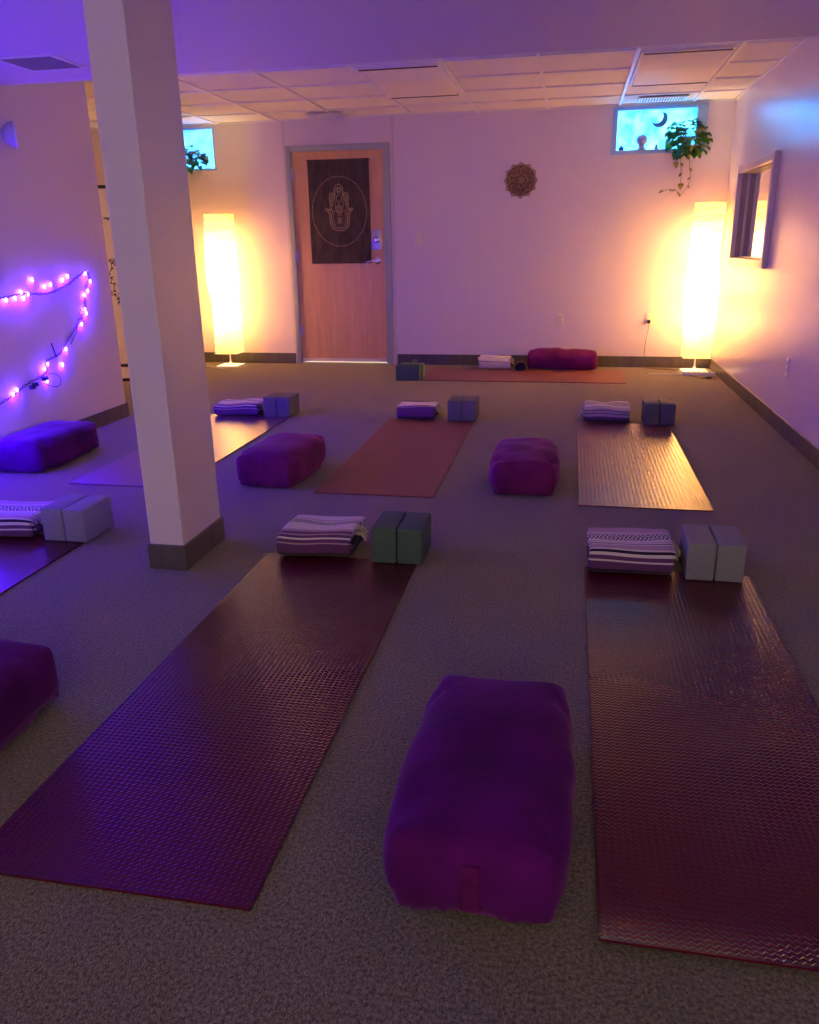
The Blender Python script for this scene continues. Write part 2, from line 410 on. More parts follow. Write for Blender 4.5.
# ------------------------------------------------------------------ room
D = 8.104; XR = 1.342; XL = -3.15; YP = 5.30; XFAR = -5.2; H = 2.306
SZ = 2.02; SY0 = 1.9; SY1 = 4.34; YN = -1.8
def room():
    struct('floor', boxes([((XFAR-.1, YN, -.1), (XR+.12, D+.12, 0))]), M['carpet'])
    bm = bmesh.new(); grid_slab(bm, (XFAR, 0, XR+.12, H+.02), [(.305, 1.905, 1.115, 2.296), (-4.30, 1.895, -3.50, 2.285), (-2.72, 0, -1.806, 2.035)], 'y', D, D+.12)
    struct('wall_back', bm, M['wall'])
    bm = bmesh.new(); grid_slab(bm, (YN, 0, D, H+.02), [(6.26, 1.02, 7.45, 1.67)], 'x', XR, XR+.12)
    struct('wall_right', bm, M['wall_right'])
    struct('wall_left', boxes([((XL-.15, YN, 0), (XL, YP, H+.02))]), M['wall'])
    struct('wall_alcove', boxes([((XFAR-.1, YP-.15, 0), (XL-.15, YP, H+.02)), ((XFAR-.1, YP, 0), (XFAR, D+.12, H+.02))]), M['wall'])
    struct('ceiling', boxes([((XFAR-.1, SY1, H+.012), (XR+.12, D+.12, H+.1))]), M['tile'])
    struct('ceiling_near', boxes([((XL-.15, YN, H), (XR+.12, SY0, H+.1))]), M['soffit'])
    bm = boxes([((XFAR-.1, SY0, SZ), (XR+.12, SY1, H+.1))]); struct('ceiling_soffit', bm, M['soffit'])
    struct('trim_1', boxes([((XL, SY1-.004, SZ-.004), (XR, SY1+.006, SZ+.02))]), M['grid'])
    bm = bmesh.new(); grid_slab(bm, (XL-.15, 0, XR+.12, H+.02), [(-1.7, 0, 1.1, 2.05)], 'y', YN-.12, YN)  # unseen near wall; its doorway is added to shape the low fill light
    struct('wall_front', bm, M['wall'])
    # exposed grid bars
    bm = bmesh.new()
    xs = [-5.27+.62*i for i in range(0, 0)]
    xs = [-4.70, -4.09, -3.46, -2.84, -2.215, -1.52, -.905, -.27, .357, .985]
    ys = [4.74, 5.32, 5.90, 6.485, 7.06, 7.62]
    for x in xs: box(bm, (x-.012, SY1+.006, H), (x+.012, D, H+.012))
    for y in ys:
        edges = [XFAR]+xs+[XR]
        for a, b in zip(edges, edges[1:]): box(bm, (a+.012, y-.011, H+.001), (b-.012, y+.011, H+.012))
    box(bm, (XFAR, D-.02, H-.002), (XR, D, H+.012)); box(bm, (XR-.02, SY1, H-.002), (XR, D, H+.012))
    struct('trim_2', bm, M['grid'])
    struct('trim_3', boxes([((-2.800, D-.006, 0), (-2.782, D, H)), ((-1.722, D-.01, 0), (-1.700, D, H))]), M['casing'])
    # baseboards
    def bb(name, lst):
        bm = bmesh.new()
        for a, b in lst: box(bm, a, b, bev=.003, seg=1)
        struct(name, bm, M['base'])
    bb('baseboard_back', [((-1.71, D-.01, 0), (XR, D, .105)), ((XFAR, D-.01, 0), (-2.79, D, .105))])
    bb('baseboard_right', [((XR-.01, YN, 0), (XR, D-.01, .10))])
    bb('baseboard_left', [((XL, YN, 0), (XL+.012, YP+.01, .10)), ((XL-.15, YP, 0), (XL+.012, YP+.012, .10))])
    # pillar
    px0, px1, py0, py1 = -1.528, -1.390, 2.615, 2.955
    struct('wall_pillar', boxes([((px0, py0, 0), (px1, py1, SZ+.01))], bev=.004), M['wall'])
    t = .009
    bb('baseboard_pillar', [((px0-t, py0-t, 0), (px1+t, py1+t, .10))])

def windows():
    # right window, recessed
    x0, z0, x1, z1 = .305, 1.905, 1.115, 2.296
    y0, y1 = D-.004, D+.10; fw = .045
    bm = bmesh.new()
    fr = .09
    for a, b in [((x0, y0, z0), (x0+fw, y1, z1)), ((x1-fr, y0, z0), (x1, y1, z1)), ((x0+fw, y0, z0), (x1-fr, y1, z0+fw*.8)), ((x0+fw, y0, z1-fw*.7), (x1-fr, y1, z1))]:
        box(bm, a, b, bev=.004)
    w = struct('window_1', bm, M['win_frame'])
    g = link('window_glass', boxes([((x0+fw, D+.07, z0+.036), (x1-fr, D+.078, z1-.03))]), M['glass_r'], w); g['kind'] = 'structure'
    x0, z0, x1, z1 = -4.30, 1.895, -3.50, 2.285; fw = .018
    bm = bmesh.new()
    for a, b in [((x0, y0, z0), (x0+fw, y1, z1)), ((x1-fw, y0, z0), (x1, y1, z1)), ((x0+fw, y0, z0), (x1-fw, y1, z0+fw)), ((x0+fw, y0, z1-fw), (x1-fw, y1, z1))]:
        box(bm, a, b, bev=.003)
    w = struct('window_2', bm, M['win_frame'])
    g = link('window_glass', boxes([((x0+fw, D+.03, z0+fw), (x1-fw, D+.038, z1-fw))]), M['glass_l'], w); g['kind'] = 'structure'
    # interior window in the right wall
    ya, yb, za, zb = 6.26, 7.45, 1.02, 1.67; c = .055; p = .038
    bm = bmesh.new()
    for a, b in [((XR-p, ya-c, za-c), (XR, ya, zb+c)), ((XR-p, yb, za-c), (XR, yb+c, zb+c)), ((XR-p, ya, za-c), (XR, yb, za)), ((XR-p, ya, zb), (XR, yb, zb+c))]:
        box(bm, a, b, bev=.006)
    w = struct('window_3', bm, M['casing'])
    j = link('window_jamb', boxes([((XR, ya, za), (XR+.055, ya+.004, zb)), ((XR, yb-.004, za), (XR+.055, yb, zb)), ((XR, ya+.004, za), (XR+.055, yb-.004, za+.004)), ((XR, ya+.004, zb-.004), (XR+.055, yb-.004, zb))]), M['jamb'], w)
    s = link('window_stop', boxes([((XR+.040, yb-.012, za+.004), (XR+.050, yb-.004, zb-.004)), ((XR+.040, ya+.004, za+.004), (XR+.050, yb-.012, za+.012))]), M['casing'], w)
    g = link('window_glass', boxes([((XR+.050, ya+.004, za+.004), (XR+.055, yb-.004, zb-.004))]), M['mirror'], w)
    for o in (j, s, g): o['kind'] = 'structure'

def door():
    bm = bmesh.new(); x0, x1 = -2.72, -1.806
    box(bm, (x0+.004, D-.006, .022), (x1-.004, D+.038, 2.03), bev=.003)
    d = struct('door_1', bm, M['door'])
    def part(n, bm, m, sm=True):
        o = link(n, bm, m, d, sm); o['kind'] = 'structure'; return o
    part('door_frame', boxes([((x0-.05, D-.03, 0), (x0, D+.06, 2.085)), ((x1, D-.03, 0), (x1+.065, D+.06, 2.085)), ((x0, D-.03, 2.033), (x1, D+.06, 2.085))], bev=.004), M['grey_paint'])
    part('door_sweep', boxes([((x0+.01, D-.012, .025), (x1-.01, D-.006, .055))], bev=.002), M['plate'])
    for z in (.28, 1.02, 1.78):
        bm = bmesh.new(); box(bm, (x0-.002, D-.012, z), (x0+.022, D-.005, z+.10), bev=.001)
        tube(bm, [(x0, D-.014, z-.004), (x0, D-.014, z+.104)], .007, 10); part('door_hinge', bm, M['steel'])
    p = part('deadbolt', boxes([((x1-.135, D-.011, 1.12), (x1-.03, D-.005, 1.31))], bev=.003), M['steel'])
    bm = bmesh.new(); lathe(bm, [(0, 0), (.034, 0), (.034, .012), (.026, .024), (.018, .034), (0, .036)], 20, Matrix.Translation((x1-.083, D-.011, 1.215)) @ Matrix.Rotation(PI/2, 4, 'X'))
    part('deadbolt_cylinder', bm, M['chrome'])
    bm = bmesh.new(); lathe(bm, [(0, 0), (.036, 0), (.036, .008), (.028, .014), (.012, .016), (.012, .05), (0, .05)], 20, Matrix.Translation((x1-.075, D-.006, 1.02)) @ Matrix.Rotation(PI/2, 4, 'X'))
    tube(bm, smooth_path([(x1-.075, D-.052, 1.02), (x1-.11, D-.056, 1.019), (x1-.15, D-.055, 1.012), (x1-.185, D-.052, 1.006)]), .0095, 10)
    part('door_lever', bm, M['chrome'])

def tapestry():
    t = thing('wall_tapestry', 'dark brown cloth tapestry with gold hand print hanging on the wooden door', 'tapestry', (-2.250, D-.012, .995))
    W, Hh = .612, .955
    bm = bmesh.new(); nx, nz = 26, 36; g = {}
    for side in (0, 1):
        for i in range(nx+1):
            for j in range(nz+1):
                x = -W/2+W*i/nx; z = Hh*j/nz
                y = -.006 - .003*math.sin(x*34+z*2)*(1-.5*z) - .002*math.sin(z*9+x*5) - (.003 if side else 0)
                g[side, i, j] = bm.verts.new((x, y, z))
        for i in range(nx):
            for j in range(nz): bm.faces.new((g[side, i, j], g[side, i+1, j], g[side, i+1, j+1], g[side, i, j+1]))
    for i in range(nx):
        for j in (0, nz): bm.faces.new((g[0, i, j], g[0, i+1, j], g[1, i+1, j], g[1, i, j]))
    for j in range(nz):
        for i in (0, nx): bm.faces.new((g[0, i, j], g[0, i, j+1], g[1, i, j+1], g[1, i, j]))
    link('cloth', bm, M['cloth_dark'], t)
    Y = -.0155
    bm = bmesh.new(); R = .285; cx, cz = .0, .485
    for k in range(72):
        a0 = 2*PI*k/72; a1 = a0 + 2*PI/72*.72
        flat_line(bm, [(cx+R*math.cos(a)*.96, cz+R*1.12*math.sin(a)) for a in (a0, (a0+a1)/2, a1)], .009 if k % 3 else .006, Y)
    link('circle_print', bm, M['gold_dim'], t, False)
    bm = bmesh.new()
    # the open hand: outline, fingers, curled thumbs
    def L(pts, w=.005, closed=False, sm=True):
        q = [Vector((p[0], p[1], 0)) for p in pts]
        q = smooth_path(q, 5, closed) if sm else q
        flat_line(bm, [(p.x+cx, p.y+cz) for p in q], w, Y, closed)
    half = [(0, -.175), (.05, -.168), (.088, -.13), (.10, -.07), (.102, -.02), (.135, .022), (.125, .03), (.098, .012), (.09, .04), (.095, .13), (.085, .165), (.062, .17), (.045, .15), (.042, .2), (.03, .235), (0, .25)]
    out = half + [(-x, z) for x, z in reversed(half[1:-1])]
    L(out, .007, True)
    L([(x*.86, z*.9) for x, z in out], .004, True)
    for s in (-1, 1):
        L([(s*.042, .15), (s*.04, .06), (s*.034, .02)], .004)
        for r in (.016, .009): L([(s*.066+r*math.cos(a), .12+r*1.6*math.sin(a)) for a in [2*PI*k/10 for k in range(10)]], .004, True)
        L([(s*.06, .02), (s*.08, -.03), (s*.075, -.09), (s*.045, -.13)], .006)
        L([(s*.045, .01), (s*.06, -.04), (s*.055, -.085), (s*.03, -.11)], .003)
        L([(s*.068, .05), (s*.068, .09)], .008)
    for r, w in ((.012, .006), (.022, .004)):
        L([(r*math.cos(a), .195+r*1.2*math.sin(a)) for a in [2*PI*k/12 for k in range(12)]], w, True)
        L([(r*math.cos(a), .02+r*1.7*math.sin(a)) for a in [2*PI*k/12 for k in range(12)]], w, True)
    L([(-.035, .02), (0, .065), (.035, .02), (0, -.025)], .004, True)
    L([(-.028, .12), (0, .16), (.028, .12), (0, .08)], .005, True)
    for k in range(8):
        a = 2*PI*k/8; L([(0+.008*math.cos(a), -.085+.008*math.sin(a)), (.026*math.cos(a+.2), -.085+.03*math.sin(a+.2)), (.01*math.cos(a+.5), -.085+.01*math.sin(a+.5))], .004)
    for k in range(9): L([(-.06+.015*k, -.147+.0*k), (-.06+.015*k, -.139)], .006, sm=False)
    for z in (-.03, -.05): L([(-.03, z), (0, z-.008), (.03, z)], .003)
    link('hand_print', bm, M['gold'], t, False)
    bm = bmesh.new(); tube(bm, [(-.315, -.008, Hh), (.315, -.008, Hh)], .004)
    link('hem', bm, M['cloth_dark'], t)
    for x in (-.29, .02, .345):
        bm = bmesh.new(); lathe(bm, [(0, 0), (.006, 0), (.006, .003), (.002, .004), (.002, .008), (0, .009)], 10, Matrix.Translation((x, .005, Hh+(.03 if x < .3 else -.01))) @ Matrix.Rotation(PI/2, 4, 'X'))
        tube(bm, [(x, -.002, Hh+(.03 if x < .3 else -.01)), (x-.012, -.006, Hh-.002)], .0012, 5)
        link('pin', bm, M['steel'], t)

def mandala():
    t = thing('mandala_art', 'round carved brown wooden mandala hanging on the back wall', 'wall art', (-.497, D, 1.715))
    def petal(r0, r1, hw, a, n=7):
        pts = []
        for s in (1, -1):
            for k in range(n+1):
                f = k/n if s == 1 else 1-k/n
                rr = r0+(r1-r0)*f; w = s*hw*math.sin(PI*f**.8)
                pts.append((rr*math.cos(a)-w*math.sin(a), rr*math.sin(a)+w*math.cos(a)))
        return pts
    bm = bmesh.new()
    n = 96; ring = []
    for y in (0, -.004):
        ring.append([bm.verts.new((r*math.cos(a), y, r*math.sin(a))) for a in [2*PI*k/n for k in range(n)] for r in [.132+.006*abs(math.sin(a*6))]])
    bm.faces.new(ring[1]); bm.faces.new(list(reversed(ring[0])))
    for k in range(n): bm.faces.new((ring[0][k], ring[0][(k+1) % n], ring[1][(k+1) % n], ring[1][k]))
    link('backing', bm, M['mandala_dark'], t, False)
    for nm, m, y, spec in (('outer_petals', 'mandala_light', -.004, [(.095, .158, .03, 12, 0, .007), (.10, .142, .014, 12, 0, .005)]),
                        ('middle_petals', 'mandala', -.007, [(.05, .118, .024, 12, PI/12, .006), (.06, .10, .010, 12, PI/12, .004)]),
                        ('inner_petals', 'mandala_light', -.010, [(.012, .072, .018, 8, 0, .005), (.0, .04, .012, 8, PI/8, .004)])):
        bm = bmesh.new()
        for r0, r1, hw, cnt, off, w in spec:
            for k in range(cnt): flat_line(bm, petal(r0, r1, hw, 2*PI*k/cnt+off+PI/2), w, y, True, th=.004)
        link(nm, bm, M[m], t, False)
    bm = bmesh.new()
    for k in range(48):
        pass
    flat_line(bm, [((.135+.009*abs(math.cos(a*6)))*math.cos(a), (.135+.009*abs(math.cos(a*6)))*math.sin(a)) for a in [2*PI*k/144 for k in range(144)]], .009, -.003, True, th=.006)
    link('scalloped_rim', bm, M['mandala_light'], t, False)

def outlet(name, label, cat, loc, rz, kind, big=1.0):
    """plate faces local -Y"""
    t = thing(name, label, cat, loc, rz, None)
    w, h = .072*big, .115*big
    link('plate', boxes([((-w/2, -.006, -h/2), (w/2, 0, h/2))], bev=.003), M['plate'], t)
    if kind == 'switch':
        link('toggle', boxes([((-.006, -.018, -.012), (.006, -.006, .014))], bev=.002), M['white'], t)
    else:
        for z in (-.022, .022):
            bm = bmesh.new(); lathe(bm, [(0, 0), (.0165, 0), (.0165, .003), (0, .003)], 16, Matrix.Translation((0, -.006, z)) @ Matrix.Rotation(PI/2, 4, 'X'))
            s = link('socket', bm, M['white'], t)
            link('slots', boxes([((-.007, -.0095, z-.003), (-.0045, -.0088, z+.007)), ((.0045, -.0095, z-.003), (.007, -.0088, z+.007)), ((-.002, -.0095, z-.011), (.002, -.0088, z-.007))]), M['slot'], s)
    return t

# ------------------------------------------------------------------ lamps
def lamp(loc, label, rz=0, warp=1):
    t = thing('floor_lamp', label, 'lamp', loc, rz, 'tall paper floor lamps')
    # square paper shade with soft bulges
    bm = bmesh.new(); nz, per = 64, 40; z0, z1 = .135, 1.475; rings = []
    for j in range(nz+1):
        f = j/nz; z = z0+(z1-z0)*f
        s = .122 + warp*.014*math.sin(f*PI)**2*math.sin(f*5.2+.5) + .010*math.exp(-((f-.52)/.13)**2)
        tw = .10*math.sin(f*PI*1.0)*warp
        R = []
        for k in range(per):
            a = 2*PI*k/per
            c, sn = math.cos(a), math.sin(a); e = .38
            x = s*abs(c)**e*(1 if c > 0 else -1); y = s*abs(sn)**e*(1 if sn > 0 else -1)
            q = 1 + .012*math.sin(j*2.1+k*.3)
            x, y = x*q*math.cos(tw)-y*math.sin(tw)*q, x*q*math.sin(tw)+y*math.cos(tw)*q
            R.append(bm.verts.new((x+.006*math.sin(f*7), y, z)))
        rings.append(R)
    for A, B in zip(rings, rings[1:]):
        for k in range(per): bm.faces.new((A[k], A[(k+1) % per], B[(k+1) % per], B[k]))
    link('lamp_shade', bm, M['shade'], t, True, 60)
    for z in (z0, z1):
        bm = bmesh.new(); s = .119
        tube(bm, [(-s, -s, z), (s, -s, z), (s, s, z), (-s, s, z)], .003, 6, closed=True)
        tube(bm, [(-s, 0, z), (s, 0, z)], .002, 6)
        link('wire_frame', bm, M['white'], t)
    bm = bmesh.new(); box(bm, (-.115, -.115, 0), (.115, .115, .012), bev=.005)
    lathe(bm, [(0, .012), (.05, .012), (.045, .022), (.015, .03), (.012, .05), (0, .05)], 16)
    link('base', bm, M['white'], t)
    bm = bmesh.new(); tube(bm, [(0, 0, .04), (0, 0, 1.12)], .007, 8); link('pole', bm, M['white'], t)
    for z in (.48, .80, 1.12):
        bm = bmesh.new(); lathe(bm, [(0, z-.05), (.012, z-.05), (.014, z-.03), (.028, z-.005), (.03, z+.012), (.022, z+.032), (0, z+.042)], 16, Matrix.Translation((.03, 0, 0)))
        link('light_bulb', bm, M['lamp_bulb'], t)
        ld = bpy.data.lights.new('lamp_bulb_light', 'POINT'); ld.energy = BULB_W; ld.color = (1, .74, .42); ld.shadow_soft_size = .05
        lo = bpy.data.objects.new('lamp_bulb_light', ld); COL.objects.link(lo); lo.parent = t; lo.location = (-.035, 0, z)
    return t

# ------------------------------------------------------------------ yoga props
def rug(loc, rz, W, L, mat, label, lift=0):
    """yoga mat: thin rounded sheet, slightly wavy edges"""
    bm = bmesh.new(); nx, ny = 14, 40; th = .006; g = {}
    for s in (0, 1):
        for i in range(nx+1):
            for j in range(ny+1):
                x = -W/2+W*i/nx; y = -L/2+L*j/ny
                e = 0
                d = (y+L/2)
                if lift and d < .10: e = lift*(1-d/.10)**2
                x += .002*noise.noise((y*3+loc[0], 3, i//nx))
                g[s, i, j] = bm.verts.new((x, y, .0008+e+th*s))
    for i in range(nx):
        for j in range(ny):
            bm.faces.new((g[1, i, j], g[1, i+1, j], g[1, i+1, j+1], g[1, i, j+1]))
            bm.faces.new((g[0, i, j], g[0, i, j+1], g[0, i+1, j+1], g[0, i+1, j]))
    for i in range(nx):
        for j in (0, ny): bm.faces.new((g[0, i, j], g[0, i+1, j], g[1, i+1, j], g[1, i, j]))
    for j in range(ny):
        for i in (0, nx): bm.faces.new((g[0, i, j], g[0, i, j+1], g[1, i, j+1], g[1, i, j]))
    o = link('yoga_mat', bm, mat, smooth=True, angle=50)
    o.location = loc; o.rotation_euler = (0, 0, rz)
    return tag(o, label, 'yoga mat', 'yoga mats on the carpet')

def bolster_mesh(W, L, Hh, seed, roundy=.5):
    bm = bmesh.new(); rnd = random.Random(seed)
    n = 16
    g = bmesh.ops.create_cube(bm, size=2)
    bmesh.ops.subdivide_edges(bm, edges=bm.edges[:], cuts=23, use_grid_fill=True)
    ox, oy = rnd.uniform(0, 50), rnd.uniform(0, 50)
    for v in bm.verts:
        x, y, z = v.co
        # cross-section rounding (x,z) and softer end rounding (y)
        def sup(a, b, p):
            m = max(abs(a), abs(b))
            if m < 1e-6: return a, b
            r = (abs(a)**p+abs(b)**p)**(1/p)
            return a*m/r, b*m/r
        p1 = 3.4 if roundy < .8 else 2.5
        x2, z2 = sup(x, z, p1)
        x3, y3 = sup(x2, y, 8.0)
        y4, z3 = sup(y3, z2, 6.0)
        bulge = 1+.05*(1-y*y)
        X = x3*W/2*bulge; Y = y4*L/2*(1+.02*(1-x*x)*(1-z*z)); Z = z3*Hh/2*(1+.04*(1-y*y))
        nn = noise.noise((X*7+ox, Y*7+oy, Z*7))*.009
        # transverse wrinkles
        ph = Y*38+2.4*noise.noise((X*4+ox, Y*3, seed))
        am = max(0, noise.noise((X*3+ox, Y*4+oy, 7)))**.7
        wr = .0075*math.sin(ph)*am*(1 if z > -.5 else 0)
        d = Vector((x2, 0, z2)).normalized() if Vector((x2, 0, z2)).length > .01 else Vector((0, 0, 1))
        P = Vector((X, Y, Z))+d*(nn+wr)
        if abs(y) > .93: P.y += (1 if y > 0 else -1)*.008*noise.noise((X*9+ox, 4, Z*9))
        P.z += Hh/2
        P.z = max(P.z, .001)
        if P.z < .03: P.z = P.z*.5
        v.co = P
    return bm
def bolster(loc, rz, label, seed, mat='velvet', W=.345, L=.56, Hh=.185, roundy=.5, flap=False):
    t = thing('bolster', label, 'bolster', loc, rz, 'purple bolsters on the floor')
    bm = bolster_mesh(W, L, Hh, seed, roundy); link('cushion', bm, M[mat], t, True, 180)
    if not flap: return t
    # stitched flap down the near end
    bm = bmesh.new(); g = []
    for j in range(9):
        z = Hh*(.12+.62*j/8); f = abs(2*z/Hh-1)
        y = -L/2-.003-.006*(1-f**3) + (.012 if j in (0,) else 0) + .01*f**6
        g.append([bm.verts.new((x, y+.0035*k, z)) for x, k in ((-.017, 1), (-.013, 0), (.013, 0), (.017, 1))])
    for A, B in zip(g, g[1:]):
        for k in range(3): bm.faces.new((A[k], A[k+1], B[k+1], B[k]))
    r = bmesh.ops.solidify(bm, geom=bm.faces[:], thickness=-.002)
    link('end_flap', bm, M['velvet_seam'], t)
    return t

def block_mesh(w, d, h):
    bm = bmesh.new(); box(bm, (-w/2, -d/2, 0), (w/2, d/2, h), bev=.007, seg=3); return bm
def block(loc, rz, mat, label, group, dims=(.097, .215, .142)):
    o = link('yoga_block', block_mesh(*dims), mat, smooth=True, angle=35)
    o.location = loc; o.rotation_euler = (0, 0, rz)
    return tag(o, label, 'yoga block', group)

def blanket(loc, rz, mat, label, seed, W=.30, Dp=.24, Hh=.095, tass=1, shear=0):
    """folded woven blanket: nested C folds whose round edge faces the mat (-Y)"""
    t = thing('folded_blanket', label, 'blanket', loc, rz, 'folded woven blankets')
    th = .017
    def layer(h0, h1, y0, w, off, name, m):
        # C profile from the back of the top round the front to the back of the bottom
        bm = bmesh.new(); uvl = bm.loops.layers.uv.new('cloth')
        prof = []; hc = (h0+h1)/2; r = (h1-h0)/2
        nt_ = 12; ys = y0+r*.8
        for k in range(nt_+1): prof.append((Dp/2-(Dp/2-ys)*k/nt_, h1))
        for k in range(1, 14):
            a = PI*k/14; prof.append((ys-math.sin(a)**.8*r*.8, hc+math.copysign(abs(math.cos(a))**.75, math.cos(a))*r))
        for k in range(nt_+1): prof.append((ys+(Dp/2-ys)*k/nt_, h0))
        s = [0]
        for a, b in zip(prof, prof[1:]): s.append(s[-1]+math.hypot(a[0]-b[0], a[1]-b[1]))
        nx = 28; G = {}
        for side in (0, 1):
            for i, p in enumerate(prof):
                a = prof[max(i-1, 0)]; b = prof[min(i+1, len(prof)-1)]
                tx, tz = b[0]-a[0], b[1]-a[1]; l = math.hypot(tx, tz) or 1
                ny_, nz_ = -tz/l, tx/l      # inward normal
                if nz_*(hc-p[1]) + ny_*(ys+.05-p[0]) < 0: ny_, nz_ = -ny_, -nz_
                for j in range(nx+1):
                    x = -w/2+w*j/nx+off
                    ed = min(j, nx-j)/nx
                    rr = min(1, (ed*nx/1.6+.25))**.5
                    thk = th*rr
                    o_ = th*(1-rr)*.5
                    q = o_ + (thk if side else 0)
                    wy = noise.noise((x*6+seed, p[0]*7, p[1]*9))*.015
                    wz = noise.noise((x*7+seed*2, p[0]*8+3, 1.5))*.015*(p[1]/Hh)
                    G[side, i, j] = bm.verts.new((x+noise.noise((p[0]*9, p[1]*14, seed+side))*.011+shear*p[0], p[0]+ny_*q+wy*(1 if p[0] < ys else .4), max(.001+.002*(side), p[1]+nz_*q+wz)))
        def F(vs, uvs):
            f = bm.faces.new(vs)
            for lp, q in zip(f.loops, uvs): lp[uvl].uv = q
        n_ = len(prof)
        for side in (0, 1):
            for i in range(n_-1):
                for j in range(nx):
                    uv = [(w*j/nx, s[i]), (w*(j+1)/nx, s[i]), (w*(j+1)/nx, s[i+1]), (w*j/nx, s[i+1])]
                    F((G[side, i, j], G[side, i, j+1], G[side, i+1, j+1], G[side, i+1, j]), uv)
        for i in range(n_-1):
            for j in (0, nx): F((G[0, i, j], G[0, i+1, j], G[1, i+1, j], G[1, i, j]), [(w*j/nx, s[i]), (w*j/nx, s[i+1]), (w*j/nx, s[i+1]), (w*j/nx, s[i])])
        for j in range(nx):
            for i in (0, n_-1): F((G[0, i, j], G[0, i, j+1], G[1, i, j+1], G[1, i, j]), [(w*j/nx, s[i])]*4)
        return link(name, bm, m, t, True, 70)
    layer(.003, Hh, -Dp/2, W, 0, 'outer_fold', mat)
    layer(.003+th*1.15, Hh-th*1.15, -Dp/2+th*1.3, W-.012, .004, 'inner_fold', mat)
    layer(.003+th*2.2, Hh-th*2.2, -Dp/2+th*3, W-.02, -.004, 'inner_fold', mat)
    # tassel of warp threads at one back corner
    rnd = random.Random(seed); bm = bmesh.new(); sx = tass*W/2
    for k in range(16):
        a = rnd.uniform(-.9, .9); l = rnd.uniform(.02, .042); z = Hh*rnd.uniform(.35, .8); y = rnd.uniform(-.03, .06)
        tube(bm, smooth_path([(sx-tass*.012, y, z), (sx+tass*l*.5, y+l*.4*a, z+.006), (sx+tass*l, y+l*a*.6, max(.006, z-l*.5))], 3), .0035, 5)
    link('tassel', bm, M['cotton'], t)
    return t

# ------------------------------------------------------------------ plants
def leaf(bm, base, dirv, up, size, mi):
    d = dirv.normalized(); s = d.cross(up)
    if s.length < 1e-4: s = d.orthogonal()
    s.normalize(); n = s.cross(d).normalized()
    prof = [(0, .0), (.06, .30), (.22, .46), (.45, .44), (.70, .28), (.88, .12), (1, 0)]
    mid = []; L = []; R = []
    for f, w in prof:
        c = base + d*size*(f) - n*size*.35*f*f
        mid.append(bm.verts.new(c - n*size*.02))
        if w > 0:
            off = -d*size*.10 if f < .1 else Vector()
            L.append(bm.verts.new(c+s*w*size+n*size*.08*w*2+off)); R.append(bm.verts.new(c-s*w*size+n*size*.08*w*2+off))
        else: L.append(None); R.append(None)
    for i in range(len(prof)-1):
        for S in (L, R):
            q = [mid[i], mid[i+1]] + ([S[i+1]] if S[i+1] else []) + ([S[i]] if S[i] else [])
            if len(q) >= 3:
                f = bm.faces.new(q); f.material_index = mi
def pothos(center, label, seed, n, spread, vines, potr=.05, potz=None):
    rnd = random.Random(seed)
    t = thing('pothos_plant', label, 'plant', center)
    bm = bmesh.new(); lathe(bm, [(0, 0), (potr*.75, 0), (potr, .075), (potr*1.08, .08), (potr*1.08, .09), (potr*.95, .09), (potr*.9, .07), (0, .07)], 20)
    link('pot', bm, M['pot'], t)
    bl = bmesh.new(); bs = bmesh.new()
    for k in range(n):
        u = Vector((rnd.gauss(0, 1), rnd.gauss(-.35, .6), rnd.gauss(.1, .8)))
        u.normalize(); r = rnd.uniform(.35, 1)**.6
        p = Vector((u.x*spread[0]*r+spread[3], -abs(u.y)*spread[1]*r-.01, u.z*spread[2]*r+spread[4]))
        dv = Vector((u.x+rnd.uniform(-.4, .4), -.7-rnd.random()*.6, u.z*.6-.7*rnd.random()))
        size = rnd.uniform(.048, .092)
        leaf(bl, p, dv, Vector((rnd.uniform(-.3, .3), -.4, 1)), size, 1 if rnd.random() < .22 else 0)
        if k % 2 == 0: tube(bs, smooth_path([(0, 0, .07), (p.x*.5, p.y*.6, max(p.z*.5, 0)+.07), tuple(p)], 4), .0018, 5)
    for V in vines:
        P = smooth_path(V, 6); tube(bs, P, .0022, 5)
        for k in range(3, len(P)-1, 5):
            s = 1 if (k//5) % 2 else -1
            leaf(bl, P[k], Vector((s*rnd.uniform(.5, 1), -.3, rnd.uniform(-.9, -.1))), Vector((0, -.4, 1)), rnd.uniform(.022, .042), 1)
        leaf(bl, P[-1], Vector(P[-1]-P[-3])+Vector((0, -.01, 0)), Vector((0, -.3, 1)), .055, 1)
    r = bmesh.ops.solidify(bl, geom=bl.faces[:], thickness=.0006)
    link('foliage', bl, [M['leaf'], M['leaf_y']], t, True, 80)
    link('stem', bs, M['stem'], t)
    return t

